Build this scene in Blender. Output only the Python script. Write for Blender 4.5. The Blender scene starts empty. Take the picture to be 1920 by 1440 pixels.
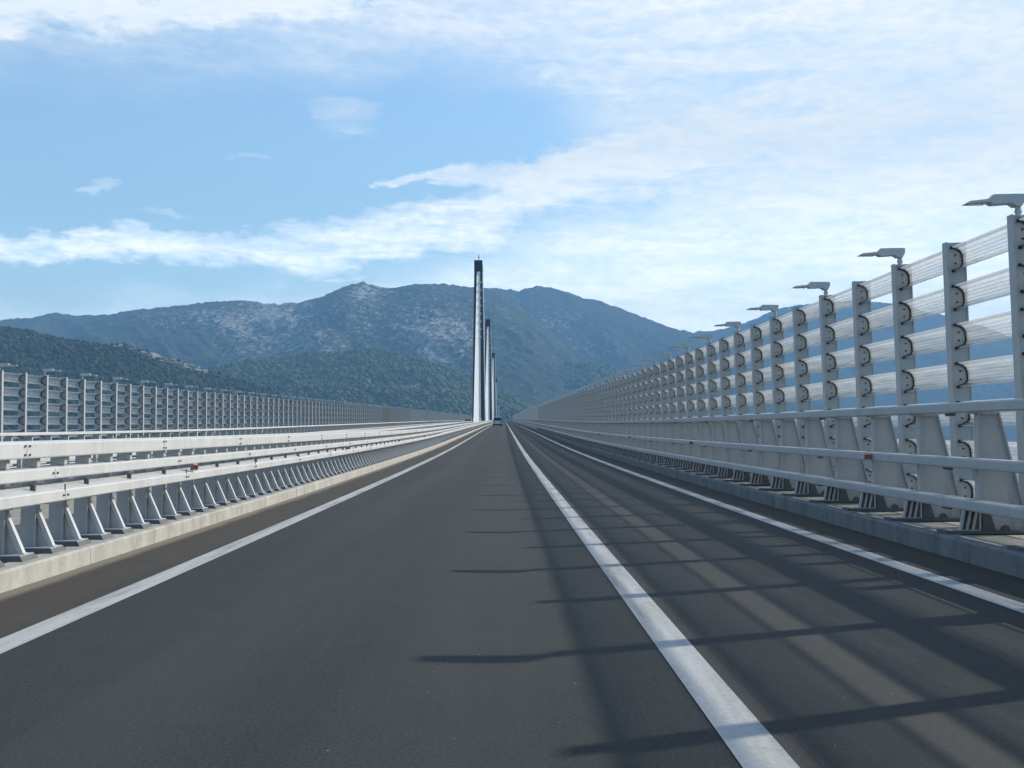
import bpy, math, random
import numpy as np
from mathutils import Vector, Euler

random.seed(7)
RNG = np.random.default_rng(11)
C = bpy.context.scene.collection
SC = bpy.context.scene
PI = math.pi

# ------------------------------------------------------------------ measures
F = 2250.0                 # focal length in pixels of a 1920 wide picture
VX, VY = 944.5, 810.0      # vanishing point of the road just ahead
CAM_H = 1.21
FENCE_R, FENCE_L = 5.68, -16.83
BAY = 1.98
DROP = 0.42                # the far carriageway's outer edge lies lower

# road profile: level at the camera, rising 1 per cent, over a crest far ahead
_py = np.arange(-60.0, 1401.0, 1.0)
_g = np.interp(_py, [-60, 0, 80, 250, 260, 640, 800, 1400],
               [0, 0, .0115, .0115, .0103, .0103, -.035, -.035])
_e = np.concatenate([[0], np.cumsum((_g[1:] + _g[:-1]) / 2)])
def elev(y): return float(np.interp(y, _py, _e))
def grade(y): return float(np.interp(y, _py, _g))

# ------------------------------------------------------------------ helpers
def tag(o, label=None, cat=None, group=None, kind=None):
    if label: o['label'] = label
    if cat: o['category'] = cat
    if group: o['group'] = group
    if kind: o['kind'] = kind
    return o

def empty(name, loc=(0, 0, 0), rot=(0, 0, 0), parent=None):
    o = bpy.data.objects.new(name, None); C.objects.link(o)
    o.location = loc; o.rotation_euler = rot
    o.empty_display_size = .1
    if parent: o.parent = parent
    return o

def link(name, me, parent=None, loc=(0, 0, 0), rot=(0, 0, 0)):
    o = bpy.data.objects.new(name, me); C.objects.link(o)
    o.location = loc; o.rotation_euler = rot
    if parent: o.parent = parent
    return o

class MB:
    def __init__(s): s.v = []; s.f = []; s.m = []; s.mi = 0
    def add(s, v, f):
        n = len(s.v); s.v += [tuple(p) for p in v]; s.f += [tuple(i + n for i in q) for q in f]; s.m += [s.mi]*len(f)
        return s
    def box(s, x0, x1, y0, y1, z0, z1):
        return s.add([(x0,y0,z0),(x1,y0,z0),(x1,y1,z0),(x0,y1,z0),(x0,y0,z1),(x1,y0,z1),(x1,y1,z1),(x0,y1,z1)],
                     [(0,3,2,1),(4,5,6,7),(0,1,5,4),(1,2,6,5),(2,3,7,6),(3,0,4,7)])
    def hexa(s, b, t):          # bottom and top quads, counter-clockwise seen from above
        return s.add(list(b) + list(t), [(0,3,2,1),(4,5,6,7),(0,1,5,4),(1,2,6,5),(2,3,7,6),(3,0,4,7)])
    def prism(s, poly, y0, y1):  # (x, z) outline pushed along y
        n = len(poly)
        v = [(x, y0, z) for x, z in poly] + [(x, y1, z) for x, z in poly]
        f = [tuple(range(n)), tuple(range(2*n - 1, n - 1, -1))]
        for i in range(n):
            j = (i + 1) % n
            f.append((i, i + n, j + n, j))
        return s.add(v, f)
    def prismx(s, poly, x0, x1):  # (y, z) outline pushed along x
        n = len(poly)
        v = [(x0, y, z) for y, z in poly] + [(x1, y, z) for y, z in poly]
        f = [tuple(range(n - 1, -1, -1)), tuple(range(n, 2*n))]
        for i in range(n):
            j = (i + 1) % n
            f.append((i, j, j + n, i + n))
        return s.add(v, f)
    def cyl(s, p0, p1, r, n=10, r1=None):
        r1 = r if r1 is None else r1
        p0, p1 = Vector(p0), Vector(p1); d = (p1 - p0).normalized()
        a = d.orthogonal().normalized(); b = d.cross(a)
        v = []
        for p, rr in ((p0, r), (p1, r1)):
            for i in range(n):
                t = 2*PI*i/n; v.append(p + (a*math.cos(t) + b*math.sin(t))*rr)
        f = [tuple(range(n - 1, -1, -1)), tuple(range(n, 2*n))] + [(i, (i+1) % n, (i+1) % n + n, i + n) for i in range(n)]
        return s.add(v, f)
    def mesh(s, name, mat, smooth=False):
        me = bpy.data.meshes.new(name)
        me.from_pydata(s.v, [], s.f)
        for q in (mat if isinstance(mat, (list, tuple)) else [mat]): me.materials.append(q)
        me.polygons.foreach_set('material_index', s.m); me.validate()
        import bmesh
        bm = bmesh.new(); bm.from_mesh(me); bmesh.ops.recalc_face_normals(bm, faces=bm.faces); bm.to_mesh(me); bm.free()
        if smooth: me.shade_smooth()
        me.update()
        return me
    def build(s, name, mat, parent=None, loc=(0,0,0), rot=(0,0,0), smooth=False):
        return link(name, s.mesh(name, mat, smooth), parent, loc, rot)

def round_poly(x0, x1, z0, z1, r, n=3):
    out = []
    for cx, cz, a0 in ((x1-r, z1-r, 0), (x0+r, z1-r, 90), (x0+r, z0+r, 180), (x1-r, z0+r, 270)):
        for i in range(n + 1):
            a = math.radians(a0 + 90*i/n); out.append((cx + r*math.cos(a), cz + r*math.sin(a)))
    return out

def y_samples(y0, y1):
    out = [y0]
    while out[-1] < y1:
        y = out[-1]; out.append(min(y1, y + (2.0 if y < 120 else 6.0)))
    return out

def sweep(mb, poly, y0, y1, closed=True, drop=0.0):
    ys = y_samples(y0, y1); n = len(poly); v = []; f = []
    for y in ys:
        e = elev(y) - drop
        v += [(x, y, z + e) for x, z in poly]
    for k in range(len(ys) - 1):
        for i in range(n if closed else n - 1):
            j = (i + 1) % n
            f.append((k*n + i, k*n + j, (k+1)*n + j, (k+1)*n + i))
    if closed:
        f.append(tuple(range(n))); f.append(tuple((len(ys)-1)*n + i for i in range(n - 1, -1, -1)))
    return mb.add(v, f)

# ------------------------------------------------------------------ materials
def mat(name):
    m = bpy.data.materials.new(name); m.use_nodes = True
    nt = m.node_tree; nt.nodes.clear()
    out = nt.nodes.new('ShaderNodeOutputMaterial')
    return m, nt, out

def nd(nt, typ, **kw):
    n = nt.nodes.new(typ)
    for k, v in kw.items():
        if k in n.inputs.keys() if isinstance(k, str) else False: n.inputs[k].default_value = v
        else: setattr(n, k, v)
    return n

def mathn(nt, op, a, b=None, c=None, clamp=False):
    n = nt.nodes.new('ShaderNodeMath'); n.operation = op; n.use_clamp = clamp
    for i, q in enumerate((a, b, c)):
        if q is None: continue
        if isinstance(q, (int, float)): n.inputs[i].default_value = q
        else: nt.links.new(q, n.inputs[i])
    return n.outputs[0]

def noise(nt, vec, scale, detail=4, rough=.55, dist=0.0):
    n = nt.nodes.new('ShaderNodeTexNoise')
    n.inputs['Scale'].default_value = scale; n.inputs['Detail'].default_value = detail
    n.inputs['Roughness'].default_value = rough; n.inputs['Distortion'].default_value = dist
    if vec is not None: nt.links.new(vec, n.inputs['Vector'])
    return n.outputs['Fac']

def mapping(nt, vec, scale=(1,1,1), loc=(0,0,0), rot=(0,0,0)):
    n = nt.nodes.new('ShaderNodeMapping')
    n.inputs['Scale'].default_value = scale; n.inputs['Location'].default_value = loc; n.inputs['Rotation'].default_value = rot
    nt.links.new(vec, n.inputs['Vector'])
    return n.outputs[0]

def ramp(nt, fac, stops):
    n = nt.nodes.new('ShaderNodeValToRGB')
    el = n.color_ramp.elements
    while len(el) < len(stops): el.new(.5)
    for i, (p, c) in enumerate(stops):
        el[i].position = p; el[i].color = (*c, 1) if len(c) == 3 else c
    nt.links.new(fac, n.inputs[0])
    return n.outputs[0]

def mixc(nt, fac, a, b, mode='MIX'):
    n = nt.nodes.new('ShaderNodeMix'); n.data_type = 'RGBA'; n.blend_type = mode
    for sock, q in ((n.inputs['Factor'], fac), (n.inputs[6], a), (n.inputs[7], b)):
        if isinstance(q, (int, float)): sock.default_value = q
        elif isinstance(q, tuple): sock.default_value = (*q, 1)
        else: nt.links.new(q, sock)
    return n.outputs[2]

def coords(nt, kind='Object'):
    return nt.nodes.new('ShaderNodeTexCoord').outputs[kind]

def bump(nt, h, strength, dist):
    n = nt.nodes.new('ShaderNodeBump'); n.inputs['Strength'].default_value = strength; n.inputs['Distance'].default_value = dist
    nt.links.new(h, n.inputs['Height'])
    return n.outputs[0]

def principled(nt, out, color, rough=.5, metal=0.0, normal=None, spec=None):
    p = nt.nodes.new('ShaderNodeBsdfPrincipled')
    for key, q in (('Base Color', color), ('Roughness', rough), ('Metallic', metal)):
        if isinstance(q, tuple): p.inputs[key].default_value = (*q, 1)
        elif isinstance(q, (int, float)): p.inputs[key].default_value = q
        else: nt.links.new(q, p.inputs[key])
    if normal is not None: nt.links.new(normal, p.inputs['Normal'])
    if spec is not None: p.inputs['Specular IOR Level'].default_value = spec
    nt.links.new(p.outputs[0], out.inputs[0])
    return p

def paint(name, col, rough=.45, metal=0.0, var=.12, scale=3.0, spec=.5, grime=0):
    m, nt, out = mat(name)
    co = coords(nt, 'Object')
    n1 = noise(nt, co, scale, 5, .6)
    n2 = noise(nt, mapping(nt, co, (9, 9, 1.2)), 1.0, 3, .6)
    mixn = mathn(nt, 'MULTIPLY_ADD', n2, .5, mathn(nt, 'MULTIPLY', n1, .5))
    lo = tuple(c*(1 - var) for c in col); hi = tuple(min(1, c*(1 + var)) for c in col)
    c = ramp(nt, mixn, [(.3, lo), (.7, hi)])
    if grime:
        g1 = noise(nt, mapping(nt, co, (5, 1.3, .7)), 1.0, 6, .7); g2 = noise(nt, co, 22, 4, .7)
        gr = mathn(nt, 'MULTIPLY', mathn(nt, 'SUBTRACT', mathn(nt, 'MULTIPLY_ADD', g2, .35, g1), .70), 3.2, clamp=True)
        c = mixc(nt, mathn(nt, 'MULTIPLY', gr, grime), c, tuple(q*.45 for q in col))
    r = mathn(nt, 'MULTIPLY_ADD', n1, .25, rough - .12)
    principled(nt, out, c, r, metal, bump(nt, n1, .06, .01), spec)
    return m

M = {}
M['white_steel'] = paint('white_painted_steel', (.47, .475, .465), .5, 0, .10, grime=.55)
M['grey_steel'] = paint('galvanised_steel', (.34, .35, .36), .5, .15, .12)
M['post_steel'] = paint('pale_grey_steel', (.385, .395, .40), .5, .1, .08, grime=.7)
M['lamp_grey'] = paint('lamp_grey', (.44, .45, .455), .5, .1, .08)
M['black_rubber'] = paint('black_rubber', (.008, .008, .01), .6, 0, .1)
M['dark_bolt'] = paint('dark_bolt', (.10, .11, .12), .5, .4, .1)
M['mortar_dark_shade'] = paint('dark_mortar_shade', (.10, .105, .11), .85, 0, .15)  # dark mortar; the shade of the pads' unlit fronts is in the colour
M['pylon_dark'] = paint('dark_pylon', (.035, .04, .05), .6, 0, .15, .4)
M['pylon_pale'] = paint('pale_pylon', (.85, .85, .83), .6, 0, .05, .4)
M['red_lens'] = paint('red_lens', (.34, .07, .055), .25, 0, .05)
M['white_lens'] = paint('white_lens', (.8, .75, .72), .25, 0, .05)
M['silver_car'] = paint('silver_car_paint', (.30, .36, .40), .3, .3, .03)
M['dark_car'] = paint('dark_car_paint', (.015, .017, .022), .3, 0, .03)
M['car_glass'] = paint('dark_glass', (.010, .012, .016), .12, 0, .02)
M['tyre'] = paint('tyre_rubber', (.015, .015, .015), .8, 0, .1)
M['tail_red'] = paint('tail_lamp_red', (.35, .02, .02), .25, 0, .05)

def road_material():
    m, nt, out = mat('asphalt')
    co = coords(nt, 'Object')
    sep = nt.nodes.new('ShaderNodeSeparateXYZ'); nt.links.new(co, sep.inputs[0])
    x, y = sep.outputs[0], sep.outputs[1]
    fine = noise(nt, co, 55, 4, .7)
    med = noise(nt, co, 2.2, 5, .6)
    streak = noise(nt, mapping(nt, co, (1.7, .05, 1)), 1.0, 5, .6)
    patch = noise(nt, mapping(nt, co, (.5, .12, 1)), 1.0, 4, .55)
    a = mathn(nt, 'MULTIPLY_ADD', streak, .55, mathn(nt, 'MULTIPLY', med, .25))
    a = mathn(nt, 'MULTIPLY_ADD', patch, .35, a)
    base = ramp(nt, a, [(.36, (.0118, .0140, .0128)), (.52, (.0182, .0206, .0190)), (.74, (.0285, .0312, .0290))])
    wig = noise(nt, mapping(nt, co, (.01, 1.2, 1)), 1.0, 4)
    # aggregate showing in the surface
    grain = ramp(nt, fine, [(.34, (.35, .35, .35)), (.5, (1, 1, 1)), (.66, (1.9, 1.9, 1.9))])
    base = mixc(nt, .75, base, grain, 'MULTIPLY')
    vor = nt.nodes.new('ShaderNodeTexVoronoi'); vor.inputs['Scale'].default_value = 9
    nt.links.new(co, vor.inputs['Vector'])
    chip = mathn(nt, 'LESS_THAN', vor.outputs['Distance'], .055)
    keep = mathn(nt, 'GREATER_THAN', noise(nt, co, 3.3, 2), .58)
    base = mixc(nt, mathn(nt, 'MULTIPLY', mathn(nt, 'MULTIPLY', chip, keep), .8), base, (.24, .23, .21))
    # the wheels have polished two paler tracks in each lane
    trk = None
    for xc in (-1.72, -.12, 1.75, 2.75):
        q = mathn(nt, 'DIVIDE', mathn(nt, 'SUBTRACT', x, xc), .34)
        q = mathn(nt, 'EXPONENT', mathn(nt, 'MULTIPLY', mathn(nt, 'MULTIPLY', q, q), -1.0))
        trk = q if trk is None else mathn(nt, 'ADD', trk, q)
    base = mixc(nt, mathn(nt, 'MULTIPLY', trk, mathn(nt, 'MULTIPLY', streak, .55)), base, (.048, .050, .049))
    drip = mathn(nt, 'MULTIPLY', mathn(nt, 'SUBTRACT', noise(nt, mapping(nt, co, (1.6, .5, 1), (5, 3, 0)), 1.0, 5, .7), .60), 6.0, clamp=True)
    base = mixc(nt, mathn(nt, 'MULTIPLY', drip, .45), base, (.010, .011, .011))
    seam = mathn(nt, 'LESS_THAN', mathn(nt, 'ABSOLUTE', mathn(nt, 'ADD', mathn(nt, 'SUBTRACT', x, 1.16), mathn(nt, 'MULTIPLY', wig, .02))), .008)
    base = mixc(nt, mathn(nt, 'MULTIPLY', seam, .6), base, (.008, .008, .008))
    # brown dust lies between the edge lines and the kerbs
    wob = mathn(nt, 'MULTIPLY_ADD', noise(nt, mapping(nt, co, (1, .25, 1)), 1.4, 4), .5, -.25)
    xw = mathn(nt, 'ADD', x, wob)
    dl = mathn(nt, 'MULTIPLY', mathn(nt, 'SUBTRACT', -2.75, xw), 3.0, clamp=True)
    dr = mathn(nt, 'MULTIPLY', mathn(nt, 'SUBTRACT', xw, 3.55), 2.0, clamp=True)
    dust = mathn(nt, 'MULTIPLY', mathn(nt, 'MAXIMUM', dl, dr), mathn(nt, 'MULTIPLY_ADD', med, .8, .25), clamp=True)
    base = mixc(nt, dust, base, (.058, .046, .034))
    # pale grit gathered right against the left kerb
    gl = mathn(nt, 'MULTIPLY', mathn(nt, 'SUBTRACT', -3.56, mathn(nt, 'MULTIPLY_ADD', wob, .5, x)), 9.0, clamp=True)
    base = mixc(nt, mathn(nt, 'MULTIPLY', gl, .6), base, (.26, .23, .18))
    h = mathn(nt, 'MULTIPLY_ADD', fine, 1.0, mathn(nt, 'MULTIPLY', med, .4))
    principled(nt, out, base, .82, 0, bump(nt, h, .35, .006), .3)
    return m
M['asphalt'] = road_material()

def line_material():
    m, nt, out = mat('road_paint')
    co = coords(nt, 'Object')
    n1 = noise(nt, co, 28, 5, .7); n2 = noise(nt, mapping(nt, co, (6, .35, 1)), 1, 5, .65)
    a = mathn(nt, 'MULTIPLY_ADD', n2, .7, mathn(nt, 'MULTIPLY', n1, .4))
    c = ramp(nt, a, [(.38, (.17, .165, .155)), (.5, (.33, .33, .31)), (.62, (.42, .42, .40))])
    n5 = noise(nt, mapping(nt, co, (2.2, .9, 1), (9, 2, 0)), 1.0, 6, .75)
    smudge = mathn(nt, 'MULTIPLY', mathn(nt, 'SUBTRACT', n5, .56), 5.0, clamp=True)
    c = mixc(nt, mathn(nt, 'MULTIPLY', smudge, .55), c, (.13, .128, .12))
    principled(nt, out, c, .7, 0, bump(nt, n1, .3, .004), .3)
    return m
M['road_paint'] = line_material()

def concrete(name, lo, hi, joint=0.0):
    m, nt, out = mat(name)
    co = coords(nt, 'Object')
    n1 = noise(nt, co, 4.0, 6, .65); n2 = noise(nt, mapping(nt, co, (3, 3.5, .8)), 1.0, 4, .6); n3 = noise(nt, co, 60, 3)
    a = mathn(nt, 'MULTIPLY_ADD', n2, .5, mathn(nt, 'MULTIPLY', n1, .5))
    c = ramp(nt, a, [(.35, lo), (.65, hi)])
    c = mixc(nt, .5, c, ramp(nt, n3, [(.3, (.8, .8, .8)), (.7, (1.15, 1.15, 1.15))]), 'MULTIPLY')
    hh = mathn(nt, 'ADD', n1, n3)
    if joint:
        sep = nt.nodes.new('ShaderNodeSeparateXYZ'); nt.links.new(co, sep.inputs[0])
        fr = mathn(nt, 'FRACT', mathn(nt, 'DIVIDE', sep.outputs[1], joint))
        j = mathn(nt, 'LESS_THAN', mathn(nt, 'ABSOLUTE', mathn(nt, 'SUBTRACT', fr, .5)), .006/joint)
        c = mixc(nt, mathn(nt, 'MULTIPLY', j, .75), c, (.05, .048, .045))
    principled(nt, out, c, .85, 0, bump(nt, hh, .3, .008), .25)
    return m
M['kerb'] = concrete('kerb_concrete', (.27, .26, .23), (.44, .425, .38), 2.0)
M['kerb_shaded'] = concrete('kerb_concrete_shaded', (.115, .125, .13), (.21, .22, .22), 2.0)  # right kerb's shade put into its concrete colour
M['slab'] = concrete('deck_concrete', (.22, .205, .175), (.36, .34, .295))
M['grout'] = concrete('grout_pad', (.24, .24, .23), (.38, .38, .36))

def acrylic(name, tint, white, transp):
    m, nt, out = mat(name)
    co = coords(nt, 'Object')
    sep = nt.nodes.new('ShaderNodeSeparateXYZ'); nt.links.new(co, sep.inputs[0])
    fr = mathn(nt, 'FRACT', mathn(nt, 'DIVIDE', sep.outputs[2], .041))
    line = mathn(nt, 'LESS_THAN', fr, .2)
    # the curved upper and lower edges of each slat let less through than its flat middle
    tz = mathn(nt, 'MULTIPLY', mathn(nt, 'FRACT', mathn(nt, 'DIVIDE', mathn(nt, 'SUBTRACT', 3.345, sep.outputs[2]), .49)), .49)
    edge = mathn(nt, 'MULTIPLY', mathn(nt, 'SUBTRACT', mathn(nt, 'ABSOLUTE', mathn(nt, 'SUBTRACT', tz, .15)), .07), 14.0, clamp=True)
    info = nt.nodes.new('ShaderNodeObjectInfo')
    sm = noise(nt, mapping(nt, co, (1, .9, 20)), 1.0, 3, .6)
    t = nt.nodes.new('ShaderNodeBsdfTransparent'); t.inputs[0].default_value = (*tint, 1)
    tr = nt.nodes.new('ShaderNodeBsdfTranslucent'); tr.inputs[0].default_value = (*white, 1)
    df = nt.nodes.new('ShaderNodeBsdfDiffuse'); df.inputs[0].default_value = (*white, 1)
    gl = nt.nodes.new('ShaderNodeBsdfGlossy'); gl.inputs['Roughness'].default_value = .12
    body = nt.nodes.new('ShaderNodeMixShader'); body.inputs[0].default_value = .10
    nt.links.new(tr.outputs[0], body.inputs[1]); nt.links.new(df.outputs[0], body.inputs[2])
    f = mathn(nt, 'MULTIPLY_ADD', edge, .27, mathn(nt, 'MULTIPLY_ADD', sm, .34, (1 - transp)*.43 - .155))
    f = mathn(nt, 'MULTIPLY_ADD', line, .04, f, clamp=True)
    mx = nt.nodes.new('ShaderNodeMixShader'); nt.links.new(f, mx.inputs[0])
    nt.links.new(t.outputs[0], mx.inputs[1]); nt.links.new(body.outputs[0], mx.inputs[2])
    # dark printed lines
    ink = nt.nodes.new('ShaderNodeBsdfDiffuse'); ink.inputs[0].default_value = (.16, .18, .19, 1)
    mi = nt.nodes.new('ShaderNodeMixShader'); nt.links.new(mathn(nt, 'MULTIPLY', line, .26), mi.inputs[0])
    nt.links.new(mx.outputs[0], mi.inputs[1]); nt.links.new(ink.outputs[0], mi.inputs[2])
    fz = nt.nodes.new('ShaderNodeFresnel'); fz.inputs[0].default_value = 1.4
    mg = nt.nodes.new('ShaderNodeMixShader'); nt.links.new(mathn(nt, 'MULTIPLY', fz.outputs[0], .5, clamp=True), mg.inputs[0])
    nt.links.new(mi.outputs[0], mg.inputs[1]); nt.links.new(gl.outputs[0], mg.inputs[2])
    nt.links.new(mg.outputs[0], out.inputs[0])
    return m
M['acrylic'] = acrylic('clear_slat', (.955, .97, .975), (.78, .81, .82), .58)
M['acrylic_yellow'] = acrylic('yellow_slat', (.8, .7, .4), (.66, .50, .14), -.7)

def hill_material(name, green_lo, green_hi, rock_col, tex):
    m, nt, out = mat(name)
    co = coords(nt, 'Object')
    at = nt.nodes.new('ShaderNodeAttribute'); at.attribute_name = 'rock'
    n1 = noise(nt, co, tex, 6, .7); n2 = noise(nt, co, tex*.12, 4, .6); n3 = noise(nt, co, tex*2.6, 4, .7)
    a = mathn(nt, 'MULTIPLY_ADD', n2, .45, mathn(nt, 'MULTIPLY', n1, .55))
    c = ramp(nt, a, [(.36, green_lo), (.5, tuple((p + q)/2 for p, q in zip(green_lo, green_hi))), (.64, green_hi)])
    n4 = noise(nt, mapping(nt, co, (1, .45, 1.6), (0, 0, 0), (0, 0, .5)), tex*.9, 6, .72)
    r = mathn(nt, 'MULTIPLY_ADD', n3, .75, mathn(nt, 'MULTIPLY_ADD', n4, 1.6, mathn(nt, 'SUBTRACT', mathn(nt, 'MULTIPLY', at.outputs['Fac'], .85), 1.61)))
    r = mathn(nt, 'MULTIPLY', r, 8.0, clamp=True)
    c = mixc(nt, r, c, rock_col)
    principled(nt, out, c, .95, 0, bump(nt, n1, .9, 1.2/tex), .1)
    return m

def leaf_material(name, lo, hi):
    m, nt, out = mat(name)
    co = coords(nt, 'Object')
    at = nt.nodes.new('ShaderNodeAttribute'); at.attribute_name = 'tone'
    n = noise(nt, co, .9, 5, .7)
    a = mathn(nt, 'MULTIPLY_ADD', n, .5, mathn(nt, 'MULTIPLY', at.outputs['Fac'], .5))
    c = ramp(nt, a, [(.3, lo), (.7, hi)])
    principled(nt, out, c, .9, 0, bump(nt, n, .8, .6), .15)
    return m

# ------------------------------------------------------------------ camera
cam = bpy.data.cameras.new('camera'); cam.sensor_width = 36; cam.lens = 36*F/1920
cam.clip_start = .1; cam.clip_end = 60000
co_ = bpy.data.objects.new('camera', cam); C.objects.link(co_)
YAW = math.atan((960 - VX)/F); PITCH = math.atan((VY - 720)/F)
co_.location = (0, 0, CAM_H)
co_.rotation_euler = Euler((PI/2 + PITCH, 0, -YAW), 'XYZ')
SC.camera = co_
_R = co_.rotation_euler.to_matrix()
def at_px(px, py, Y):                     # the point at distance Y ahead seen at a photo position
    d = _R @ Vector(((px - 960)/F, (720 - py)/F, -1))
    return Vector((0, 0, CAM_H)) + d*(Y/d.y)

# ------------------------------------------------------------------ sun and sky
SUN_EL, SUN_AZ = math.radians(31.1), math.radians(26.0)    # azimuth ahead of due right
S = Vector((math.cos(SUN_EL)*math.cos(SUN_AZ), math.cos(SUN_EL)*math.sin(SUN_AZ), math.sin(SUN_EL)))
sl = bpy.data.lights.new('sun', 'SUN'); sl.energy = 5.0; sl.angle = math.radians(.53); sl.color = (1, .92, .80)
so = bpy.data.objects.new('sun', sl); C.objects.link(so)
so.rotation_euler = (-S).to_track_quat('-Z', 'Y').to_euler(); so.location = S*200

def build_world():
    w = bpy.data.worlds.new('World'); SC.world = w; w.use_nodes = True
    nt = w.node_tree; nt.nodes.clear()
    out = nt.nodes.new('ShaderNodeOutputWorld')
    sky = nt.nodes.new('ShaderNodeTexSky'); sky.sky_type = 'NISHITA'; sky.sun_disc = False
    sky.sun_elevation = SUN_EL; sky.sun_rotation = math.atan2(S.x, S.y)
    sky.air_density = 1.2; sky.dust_density = .3; sky.ozone_density = 2.0; sky.altitude = 60
    b1 = nt.nodes.new('ShaderNodeBackground')
    nt.links.new(mixc(nt, 1.0, sky.outputs[0], (1.05, 1.16, 1.22), 'MULTIPLY'), b1.inputs[0])
    d = coords(nt, 'Generated')
    sep = nt.nodes.new('ShaderNodeSeparateXYZ'); nt.links.new(d, sep.inputs[0])
    x, y, z = sep.outputs
    az = mathn(nt, 'ARCTAN2', x, y); el = mathn(nt, 'ARCSINE', z)
    # position on a high flat layer of cloud, for texture that tightens towards the horizon
    zz = mathn(nt, 'MAXIMUM', z, .02)
    cmb = nt.nodes.new('ShaderNodeCombineXYZ')
    nt.links.new(mathn(nt, 'DIVIDE', x, mathn(nt, 'ADD', zz, .06)), cmb.inputs[0]); nt.links.new(mathn(nt, 'DIVIDE', y, mathn(nt, 'ADD', zz, .06)), cmb.inputs[1])
    pl = cmb.outputs[0]
    cm2 = nt.nodes.new('ShaderNodeCombineXYZ'); nt.links.new(az, cm2.inputs[0]); nt.links.new(el, cm2.inputs[1])
    ang = cm2.outputs[0]
    # warped angles
    w1 = noise(nt, mapping(nt, ang, (6, 14, 1)), 1.0, 6, .6); w2 = noise(nt, mapping(nt, ang, (9, 16, 1), (4, 7, 2)), 1.0, 6, .62)
    azw = mathn(nt, 'ADD', az, mathn(nt, 'MULTIPLY', mathn(nt, 'SUBTRACT', w1, .5), .16))
    elw = mathn(nt, 'ADD', el, mathn(nt, 'MULTIPLY', mathn(nt, 'SUBTRACT', w2, .5), .075))
    def A(px): return (px - VX)/F
    def E(py): return (VY - py)/F
    def curve(inp, pts, lo, hi):          # value along the azimuth, through a float curve
        n = nt.nodes.new('ShaderNodeFloatCurve')
        t = mathn(nt, 'DIVIDE', mathn(nt, 'SUBTRACT', inp, A(-600)), A(2500) - A(-600), clamp=True)
        nt.links.new(t, n.inputs['Value'])
        cu = n.mapping.curves[0]
        P = [((A(px) - A(-600))/(A(2500) - A(-600)), (v - lo)/(hi - lo)) for px, v in pts]
        while len(cu.points) < len(P): cu.points.new(.5, .5)
        for q, p in zip(cu.points, P): q.location = p; q.handle_type = 'AUTO_CLAMPED'
        n.mapping.update()
        return mathn(nt, 'MULTIPLY_ADD', n.outputs[0], hi - lo, lo)
    def smooth(v, a, b):
        n = nt.nodes.new('ShaderNodeMapRange'); n.interpolation_type = 'SMOOTHSTEP'
        nt.links.new(v, n.inputs['Value']); n.inputs['From Min'].default_value = a; n.inputs['From Max'].default_value = b
        return n.outputs[0]
    # brighter air low over the horizon
    nt.links.new(mathn(nt, 'MULTIPLY_ADD', smooth(el, .20, .02), .10, .14), b1.inputs[1])
    def band(pts_c, pts_w, soft=.5, thin=.022):
        c = curve(azw, [(p, E(v)) for p, v in pts_c], E(900), E(-700))
        wd = curve(azw, [(p, v/F) for p, v in pts_w], 0, 400/F)
        k = mathn(nt, 'SUBTRACT', 1.0, mathn(nt, 'DIVIDE', mathn(nt, 'ABSOLUTE', mathn(nt, 'SUBTRACT', elw, c)), mathn(nt, 'MAXIMUM', wd, .0004)))
        return mathn(nt, 'MULTIPLY', smooth(k, 0.0, soft), smooth(wd, .0015, thin))
    main = band([(-600, 500), (0, 478), (300, 478), (600, 468), (850, 425), (1000, 360), (1250, 290), (1500, 250), (1900, 190), (2500, 120)],
                [(-600, 40), (0, 44), (300, 48), (600, 70), (850, 80), (1000, 100), (1250, 120), (1500, 110), (1900, 120), (2500, 160)], .75)
    spur = band([(-600, 330), (600, 330), (950, 318), (1300, 300), (2500, 250)], [(-600, 0), (670, 0), (760, 20), (1000, 38), (1300, 40), (1600, 0), (2500, 0)], .7, .006)
    upper = band([(-600, 60), (0, 45), (400, 0), (800, -70), (1200, -90), (2500, -60)], [(-600, 130), (0, 130), (400, 112), (800, 95), (1200, 80), (2500, 150)], .55)
    ridge = band([(-600, 180), (900, 190), (1000, 168), (1300, 150), (1900, 130), (2500, 100)], [(-600, 0), (900, 0), (1040, 34), (1300, 60), (1900, 80), (2500, 80)], 1.0)
    # pale veils
    veil_top = smooth(mathn(nt, 'SUBTRACT', elw, curve(az, [(-600, E(210)), (0, E(205)), (500, E(185)), (860, E(165)), (1250, E(330)), (2500, E(420))], E(900), E(-700))), -.025, .05)
    veil_low = smooth(mathn(nt, 'SUBTRACT', curve(az, [(-600, E(600)), (0, E(585)), (500, E(560)), (800, E(520)), (1000, E(440)), (1400, E(330)), (2500, E(260))], E(900), E(-700)), elw), -.02, .03)
    wisps = []
    for px, py, lx, ly in ((640, 232, 75, 26), (470, 308, 60, 9), (330, 420, 55, 11), (210, 384, 40, 9), (830, 385, 70, 14), (650, 255, 60, 12)):
        dx = mathn(nt, 'DIVIDE', mathn(nt, 'SUBTRACT', az, A(px)), lx/F)
        dy = mathn(nt, 'DIVIDE', mathn(nt, 'SUBTRACT', elw, E(py)), ly/F)
        q = mathn(nt, 'ADD', mathn(nt, 'MULTIPLY', dx, dx), mathn(nt, 'MULTIPLY', dy, dy))
        wisps.append(smooth(q, 1.8, -.4))
    wp = wisps[0]
    for q in wisps[1:]: wp = mathn(nt, 'MAXIMUM', wp, q)
    # textures
    rot = math.radians(-24)
    t1 = noise(nt, mapping(nt, pl, (1.1, 1.5, 1), (0, 0, 0), (0, 0, rot)), 1.0, 9, .64, .5)
    t2 = noise(nt, mapping(nt, ang, (11, 62, 1), (0, 0, 0), (0, 0, math.radians(9))), 1.0, 9, .68, .7)
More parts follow.
